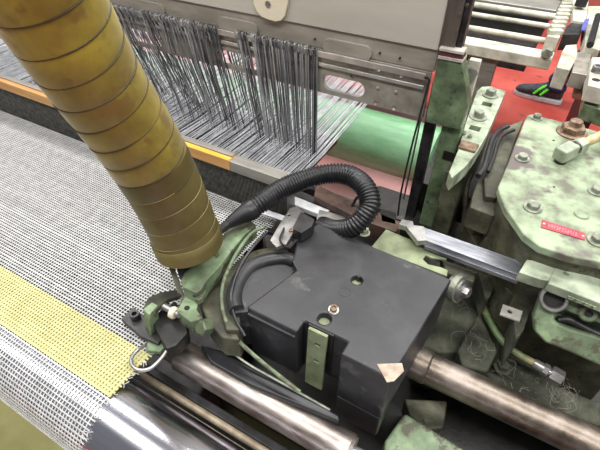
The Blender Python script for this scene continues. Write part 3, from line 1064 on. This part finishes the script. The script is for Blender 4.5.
# ------------------------------------------------------------------ green cutter bracket left of the cover
gr = thing('cast_bracket', 'worn green cast bracket with long arm and lower lug, left of black cover', 'bracket', (-.31, .4, .66))
AZ = .838
g = slabpx([(233, 218), (240, 217), (250, 220), (256, 225), (244, 235), (233, 249), (219, 267), (206, 281), (201, 290), (196, 293), (183, 287), (181, 281), (184, 273), (196, 263), (212, 250), (224, 234)], AZ, .030)
ob = build(g, 'upper_arm', 'bracket', gr, bevel=.0045, seg=3)
q = PZ(200, 284, AZ)
cut(ob, cutter(MB().cyl(V((q.x - .006, q.y - .05, AZ - .013)), V((q.x + .012, q.y + .006, AZ - .013)), .0055, 16)))
g = slabpx([(198, 292), (206, 282), (218, 274), (226, 262), (232, 290), (236, 320), (240, 340), (222, 338), (208, 322), (200, 305)], .795, .05)
build(g, 'web', 'olive', gr, bevel=.004)
g = slabpx([(176, 311), (184, 297), (190, 292), (198, 298), (197, 309), (203, 318), (190, 322)], .812, .030)
build(g, 'lower_lug', 'bracket', gr, bevel=.003, seg=3)
q = PZ(187, 308, .812)
build(MB().cyl(q - V((0, 0, .002)), q + V((0, 0, .0005)), .0045, 14), 'lug_hole', 'grease', gr)
ax = V((-.15, -.75, .6)).normalized()
q = PZ(204, 327, .795)
g = MB().lathe(q - ax * .012, ax, [(0, .0125), (.020, .0125), (.022, .0105)], 6, phase=.4)
build(g, 'hexagon_nut', 'bracket', gr, smooth=25)
ringo = [(226, 330), (221, 312), (219, 296), (223, 280), (233, 265), (246, 254), (262, 248), (280, 247), (290, 252)]
ringm = spline([PZ(a_, b_, .805) for a_, b_ in ringo], 4)
build(MB().prism(ringm + [PZ(284, 262, .805), PZ(240, 300, .805), PZ(240, 330, .805)], (0, 0, -.07)), 'round_flange', 'olive', gr, bevel=.003)
# green tube and dark cable round the flange
pth = [(264, 227), (252, 233), (240, 248), (230, 266), (223, 285), (222, 305), (228, 325), (240, 342), (262, 362), (300, 392)]
zz_ = [.842, .842, .84, .836, .828, .815, .800, .785, .77, .755]
tag(build(MB().tube([PZ(a_[0], a_[1], z_) for a_, z_ in zip(pth, zz_)], .0032, 10), 'green_tube', 'bracket'), 'thin dusty green tube curving round the left end of the cover', 'tube')
pth2 = [(268, 230), (256, 243), (245, 258), (236, 276), (232, 296), (236, 316), (246, 334)]
pth2 = [(x_ - 1, y_ + 2) for x_, y_ in pth2]
zz2 = [.846, .846, .842, .836, .826, .812, .80]
tag(build(MB().tube([PZ(a_[0], a_[1], z_) for a_, z_ in zip(pth2, zz2)], .0026, 10), 'black_cable', 'black_rubber'), 'black cable running inside the green tube round the cover shoulder', 'cable')
g = slabpx([(200, 344), (222, 350), (262, 372), (300, 392), (340, 415), (340, 422), (292, 402), (250, 385), (210, 362)], .735, .02)
tag(build(g, 'cover_tray', 'black_rubber', bevel=.004), 'black curved tray edge between black cover and satin roller', 'tray')
g = MB().tube([PZ(215, 338, .75), PZ(245, 362, .745), PZ(282, 383, .74), (PZ(330, 410, .735))], .0020, 8)
tag(build(g, 'bright_tube', 'bolt'), 'thin bright tube along the black tray edge', 'tube')

# ------------------------------------------------------------------ temple at the mesh edge
tm = thing('temple', 'dirty green and steel temple clamp gripping the mesh edge', 'temple', (-.37, .27, .75))
g = slabpx([(143, 307), (148, 297), (160, 292), (176, 289), (182, 295), (168, 299), (160, 306), (151, 314)], .808, .010)
build(g, 'top_jaw', 'dust', tm, bevel=.002)
g = MB().prism([PZ(143, 309, .812), PZ(149, 315, .812), PZ(158, 305, .812) , PZ(152, 302, .812)], (0.0, -.01, -.05))
build(g, 'side_plate', 'bracket', tm, bevel=.0012)
g = slabpx([(150, 318), (158, 312), (175, 300), (186, 318), (188, 332), (176, 345), (166, 349), (160, 338)], .785, .03)
build(g, 'clamp_body', 'grease', tm, bevel=.003)
g = slabpx([(121, 319), (133, 307), (150, 320), (163, 336), (158, 344), (140, 336)], .768, .010)
build(g, 'foot_plate', 'dark', tm, bevel=.0012)
capscrew(PZ(136, 318, .768), .0082, .012, tm, 'black_rubber')
g = MB().lathe(PZ(163, 306, .80), (PZ(180, 315, .80) - PZ(163, 306, .80)), [(0, .006), (.04, .006)], 18)
build(g, 'pin', 'steel', tm)
g = MB().lathe(PZ(172, 312, .80), (PZ(180, 315, .80) - PZ(163, 306, .80)), [(0, .010), (.006, .010), (.008, .008)], 20)
build(g, 'collar', 'pad', tm, label='pale collar on the pin')
g = slabpx([(148, 338), (166, 345), (160, 352), (146, 350)], .762, .008)
build(g, 'bottom_jaw', 'bracket', tm, bevel=.001)
wl = [(172, 342, .775), (166, 352, .77), (158, 362, .765), (149, 369, .762), (139, 370, .762), (132, 365, .762), (132, 357, .762), (139, 349, .765), (146, 345, .77)]
tag(build(MB().tube([PZ(*p_) for p_ in wl], .0030, 12), 'wire_loop', 'steel'), 'bent bright steel wire loop sticking out of the temple over the mesh edge', 'wire')
g = slabpx([(128, 300), (141, 296), (152, 292), (148, 303), (140, 311), (130, 309)], .760, .004)
# thin steel strip hanging from the duct mouth
g = MB().prism([PD(166, 260, .74), PD(171, 261, .74), PD(187, 305, .73), PD(181, 302, .73)], (0, .002, 0))
tag(build(g, 'steel_blade', 'olive'), 'narrow dull steel blade standing below the duct mouth', 'blade')
g = MB().prism([PD(172, 258, .745), PD(196, 252, .76), PD(198, 268, .75), PD(186, 280, .74), PD(180, 282, .74)], (0, .012, -.004))
tag(build(g, 'suction_nozzle', 'dark', bevel=.003), 'dark suction nozzle under the yellow duct mouth', 'nozzle')

# ------------------------------------------------------------------ yellow suction duct
du = thing('suction_duct', 'thick translucent yellow spiral-wired suction duct coming down over the mesh', 'duct', PD(190, 246, .76))
dp = [(-28, -130, .36), (24, -42, .40), (62, 26, .455), (98, 84, .52), (133, 134, .585), (161, 180, .65), (179, 218, .70), (190, 246, .735)]
DP = spline([PD(*p_) for p_ in dp], 24)
# arc length parametrised frames
L_ = [0]
for i in range(1, len(DP)):
    L_.append(L_[-1] + (DP[i] - DP[i - 1]).length)
DR = .0535
frames = []
u_ = (DP[1] - DP[0]).orthogonal().normalized()
for i, p_ in enumerate(DP):
    t_ = (DP[min(i + 1, len(DP) - 1)] - DP[max(i - 1, 0)]).normalized()
    u_ = (u_ - t_ * u_.dot(t_)).normalized()
    frames.append((p_, t_, u_.copy(), t_.cross(u_)))
PITCH = .034
NR = 64


def ductpoint(s, ang, r):
    i = 0
    import bisect
    i = min(max(bisect.bisect_right(L_, s) - 1, 0), len(DP) - 2)
    f_ = (s - L_[i]) / (L_[i + 1] - L_[i])
    p_ = frames[i][0].lerp(frames[i + 1][0], f_)
    a_ = frames[i][2].lerp(frames[i + 1][2], f_).normalized()
    b_ = frames[i][3].lerp(frames[i + 1][3], f_).normalized()
    return p_ + (a_ * math.cos(ang) + b_ * math.sin(ang)) * r


TOT = L_[-1]
rings = []
nst = int(TOT / .0028)
for k in range(nst + 1):
    s = TOT * k / nst
    ring = []
    for j in range(NR):
        an = 2 * math.pi * j / NR
        ph = (s / PITCH - j / NR) % 1.0
        d_ = min(ph, 1 - ph)
        r_ = DR + .0011 * (max(0, math.sin(math.pi * d_)) ** .6) - .0004
        r_ += .0006 * math.sin(an * 2 + s * 25)
        ring.append(ductpoint(s, an, r_))
    rings.append(ring)
# inner wall so that the mouth is a real tube
inner = [[ductpoint(TOT - .0005 - .06 * k / 4, 2 * math.pi * j / NR, DR - .004) for j in range(NR)] for k in range(5)]
kk = int(nst * .66)
build(MB().loft(rings[:kk + 1], caps=False), 'duct_wall', 'duct', du, smooth=80)
build(MB().loft(rings[kk:] + inner, caps=False), 'lower_duct_wall', 'duct_cuff', du, smooth=80, label='browner lower end of the duct')


def helix(s0, s1, phase=0, r=DR):
    pts = []
    n_ = int((s1 - s0) / PITCH * 40)
    for k in range(n_ + 1):
        s = s0 + (s1 - s0) * k / n_
        pts.append(ductpoint(s, 2 * math.pi * (s / PITCH) + phase, r))
    return pts


SC = TOT * .72
build(MB().tube(helix(0, SC), .0009, 6, smooth=False), 'spiral_wire', 'duct_wire', du)
build(MB().tube(helix(SC, TOT - .006), .0007, 6, smooth=False), 'spiral_wire', 'duct_wire2', du, label='paler lower turns of the spiral wire')
rings = [[ductpoint(TOT - .002 - s, 2 * math.pi * j / NR, DR + .0022) for j in range(NR)] for s in (0, .012, .026)]
build(MB().loft(rings + [[ductpoint(TOT - .002 - s, 2 * math.pi * j / NR, DR + .0008) for j in range(NR)] for s in (.027, 0)], caps=False), 'mouth_cuff', 'duct_cuff', du, smooth=80)

# ------------------------------------------------------------------ black corrugated conduit
cdt = thing('cable_conduit', 'black corrugated cable conduit arching behind the black cover', 'conduit', PZ(300, 200, .80))
cp = [(246, 212, .80), (262, 202, .805), (282, 189, .82), (303, 180, .83), (327, 174, .83), (348, 175, .82), (364, 186, .80), (370, 203, .79), (364, 216, .79), (352, 227, .80), (336, 230, .83), (322, 226, .87)]
CPp = [PD(*p_) for p_ in cp]


def corr(f_, i):
    return .0166 if (i % 4) < 2 else .0190


def dense(P, step):
    """resample a spline evenly"""
    S = spline(P, 40)
    out = [S[0]]
    acc = 0
    for i in range(1, len(S)):
        d = (S[i] - S[i - 1]).length
        while acc + d >= step:
            f_ = (step - acc) / d
            q_ = S[i - 1].lerp(S[i], f_)
            out.append(q_)
            S[i - 1] = q_
            d = (S[i] - q_).length
            acc = 0
        acc += d
    return out


D = dense(CPp, .0014)
build(MB().tube(D, .018, 28, smooth=False, radii=corr), 'corrugated_tube', 'black_rubber', cdt, smooth=60)
sl = [PD(228, 224, .785), PD(236, 219, .79), PD(246, 213, .795), PD(254, 208, .80)]
build(MB().tube(sl, .014, 20, radii=lambda f_, i: .009 + .0095 * min(1, f_ * 1.3)), 'tapered_sleeve', 'black_rubber', cdt)
build(MB().tube([PD(214, 236, .78), PD(222, 229, .783), PD(232, 221, .787)], .007, 14, radii=lambda f_, i: .006 + .003 * f_), 'cable_end', 'dark', cdt)

# ------------------------------------------------------------------ green back beam and things beyond
t = thing('back_beam', 'big pale green painted cylinder lying behind the heald frame above the red floor', 'beam', (-1.2, 1.6, 0))
build(MB().lathe((-2.3, 1.62, .355), (1, 0, 0), [(0, .12), (1.99, .12), (2.0, .115)], 64), 'beam_barrel', 'beam_green', t, smooth=30)
build(MB().cyl((-.3, 1.62, .345), (-.2, 1.62, .345), .05, 32), 'journal', 'dark', t)
build(MB().span((-2.35, 1.52, .0), (-2.28, 1.72, .40)), 'bearing_stand', 'dark', t)
build(MB().span((-.24, 1.52, .0), (-.2, 1.72, .40)), 'bearing_stand', 'dark', t)

# neighbouring loom
nl = thing('neighbouring_loom', 'neighbouring loom of cream beams and white rods, seen at top right', 'loom', (-.2, 2.2, 0))
g = MB().span((-1.6, 1.80, .712), (-.015, 1.88, .755))
build(g, 'front_beam', 'white_paint', nl, bevel=.006)
q = PY(547, 53, 1.80)
build(MB().lathe((q.x, 1.80, q.z), (0, -1, 0), [(-.01, .020), (.006, .020), (.010, .016)], 6), 'bolt', 'bolt', nl)
for (y_, z_, r_) in ((2.02, .74, .012), (2.12, .765, .010), (2.22, .775, .013), (2.50, .80, .016)):
    build(MB().cyl((-1.9, y_, z_), (-.065, y_, z_), r_, 16), 'cross_rod', 'white_paint', nl)
build(MB().span((-1.9, 1.99, .62), (-.10, 2.9, .66)), 'shelf_plate', 'dark', nl)
build(MB().span((-1.9, 2.30, .74), (-.07, 2.46, .78)), 'rear_beam', 'alu', nl, bevel=.006)
build(MB().span((-1.9, 2.56, .72), (-.07, 2.75, .80)), 'rear_beam', 'white_paint', nl, bevel=.006)
# toothed strip
ts = MB()
ts.span((-.062, 1.94, .70), (-.018, 2.9, .785))
build(ts, 'end_bar', 'white_paint', nl, bevel=.003)
ts = MB()
for k in range(16):
    ts.box((-.040, 1.97 + k * .055, .792), (.05, .026, .02), Matrix.Rotation(.5, 3, 'Z'))
build(ts, 'toothed_strip', 'white_paint', nl, bevel=.003)
build(MB().span((.16, 1.95, .0), (.20, 2.8, .60)), 'side_frame', 'grease', nl)
build(MB().span((-1.45, 1.81, 0), (-1.38, 1.87, .711)), 'leg', 'white_paint', nl)
for px_, w_ in ((470, .03), (486, .055)):
    q = PY(px_, 80, 1.9)
    build(MB().span((q.x - w_ / 2, 1.82, 0), (q.x + w_ / 2, 1.87, .711)), 'leg', ['rail', 'alu'][px_ > 475], nl, bevel=.003)

# clamp assembly at the far right
kc = thing('clamp_assembly', 'cluster of white and black clamp blocks with screws, top right corner', 'clamp', (.07, 1.7, 0))
def blk(name, px, z, th, mt_, bv=.003, lab=None, y=None):
    return build(slabpx(px, z, th), name, mt_, kc, bevel=bv, label=lab)
blk('black_block', [(573, 21), (585, 21), (581, 34), (563, 34), (567, 26)], .80, .06, 'dark')
blk('white_bar', [(573, -8), (590, -8), (586, 22), (573, 20)], .81, .03, 'white_paint')
q = PZ(580, 6, .82)
capscrew(q, .022, .05, kc, 'dark')
blk('white_bar', [(588, 6), (606, 6), (600, 50), (585, 46), (586, 24)], .80, .05, 'white_paint')
blk('blue_strip', [(585, 19), (590, 18), (585, 30), (581, 29)], .815, .006, 'blue', .001)
build(MB().tube([PZ(598, 16, .83), PZ(590, 45, .83)], .011, 14, smooth=False), 'black_rod', 'black_rubber', kc)
blk('white_block', [(566, 45), (577, 44), (578, 56), (570, 70), (557, 67), (562, 52)], .78, .07, 'white_paint')
blk('grey_plate', [(577, 52), (592, 50), (588, 75), (572, 72)], .78, .05, 'rail')
blk('white_bar', [(592, 57), (615, 57), (610, 90), (588, 85), (590, 70)], .80, .05, 'white_paint')
capscrew(PZ(596, 72, .80), .016, .02, kc, 'steel')
q = PZ(596, 80, .80)
build(MB().cyl(q - V((0, 0, .002)), q + V((0, 0, .001)), .012, 14), 'screw_hole', 'grease', kc)
blk('base_casting', [(588, 83), (625, 92), (625, 118), (584, 104)], .74, .05, 'guide')
build(MB().span((.10, 1.40, 0), (.14, 1.46, .62)), 'column', 'guide', kc, bevel=.004)
q = PZ(580, 90, .72)
build(MB().lathe(PZ(579, 97, .69), PZ(583, 80, .73) - PZ(579, 97, .69), [(0, .022), (.10, .022), (.105, .015)], 20), 'green_knob', 'mint_clean', kc)

# ------------------------------------------------------------------ the worker's leg and shoe (walking past on the red floor)
sx = V((.98, -.10, 0)).normalized()     # heel direction from toe
heel, toe = PZ(560, 103, .02), PZ(514, 86, .02)
toe = V((-.18, 3.22, 0.0))
dirf = (V((.115, 3.20, 0)) - toe).normalized()
sd = dirf.cross(V((0, 0, 1)))
pr_ = thing('person', 'person walking away in navy trousers and grey running shoe, only lower leg visible', 'person', toe + dirf * .2)


def shoe_ring(u, w, h0, h1, n=20):
    c_ = toe + dirf * u
    return [c_ + sd * (w * math.cos(2 * math.pi * k / n)) + V((0, 0, (h0 + h1) / 2 + (h1 - h0) / 2 * (abs(math.sin(2 * math.pi * k / n)) ** .8) * (1 if math.sin(2 * math.pi * k / n) > 0 else -1))) for k in range(n)]


sh = MB().loft([shoe_ring(.004, .012, .03, .045), shoe_ring(.012, .026, .026, .058), shoe_ring(.04, .040, .024, .070), shoe_ring(.09, .046, .024, .082), shoe_ring(.14, .043, .024, .100),
                shoe_ring(.19, .037, .026, .125), shoe_ring(.235, .035, .026, .135), shoe_ring(.27, .033, .028, .135), shoe_ring(.292, .022, .034, .12)])
# trouser leg: continuous surface rising and leaning back towards the knee behind the machine
ank = toe + dirf * .235 + V((0, 0, .12))
legpts = [ank + V((0, 0, -.035)), ank + V((.01, .01, .04)), ank + V((.07, .02, .14)), ank + V((.16, .03, .27)), ank + V((.25, .02, .40)), ank + V((.27, -.1, .60)), ank + V((.28, -.18, .76))]
build(MB().tube(legpts, .07, 24, 6, radii=lambda f_, i: .058 + .030 * f_ + .004 * math.sin(i * 1.7)), 'trouser_leg', 'denim', pr_)
so = build(sh, 'shoe', 'shoe', pr_, smooth=60)
sole = MB().loft([[toe + dirf * u + sd * (w * s_) + V((0, 0, z_)) for s_, z_ in ((-1, .0), (1, .0), (1, .028), (-1, .028))] for u, w in ((.0, .015), (.02, .034), (.08, .048), (.15, .044), (.23, .038), (.28, .034), (.30, .018))])
build(sole, 'sole', 'sole', so, bevel=.004)
lm = MB()
for k, (u0, u1) in enumerate(((.125, .150), (.165, .190))):
    pts = []
    for side_, zz in ((-1, .045), (-.8, .085), (-.35, .108)):
        pts.append((side_, zz))
    w_ = .046
    A0 = [toe + dirf * (u0 + .03 * i_) - sd * 0 + sd * (w_ * s_ * -1.02) * -1 + V((0, 0, z_)) for i_, (s_, z_) in enumerate(pts)]
    lm.tube(A0, .008, 8, 4)
    A1 = [toe + dirf * (u0 + .03 * i_) + sd * (w_ * -s_ * 1.02) + V((0, 0, z_)) for i_, (s_, z_) in enumerate(pts)]
    lm.tube(A1, .008, 8, 4)
build(lm, 'lime_overlay', 'lime', so, label='bright lime green stripes')

# ------------------------------------------------------------------ light: ceiling tubes and daylight-like ambience
w = bpy.data.worlds.new('hall')
scene.world = w
w.use_nodes = True
bg = w.node_tree.nodes['Background']
bg.inputs[0].default_value = (.96, .98, 1.0, 1)
bg.inputs[1].default_value = .19


def area(x, y, z, sx_, sy_, e, rot=(0, 0, 0), col=(1, .98, .95)):
    l = bpy.data.lights.new('ceiling_lamp', 'AREA')
    l.shape = 'RECTANGLE'
    l.size, l.size_y = sx_, sy_
    l.energy = e
    l.color = col
    o_ = bpy.data.objects.new('ceiling_lamp', l)
    o_.location = (x, y, z)
    o_.rotation_euler = rot
    COL.objects.link(o_)


area(-.5, 1.5, 3.6, 7, .6, 175)
area(-.5, 3.6, 3.6, 7, .6, 175)
area(-.5, -.6, 3.6, 7, .6, 175)

vs = scene.view_settings
vs.view_transform = 'Standard'
vs.look = 'None'
vs.gamma = 1
vs.use_curve_mapping = False
vs.exposure = 0.2
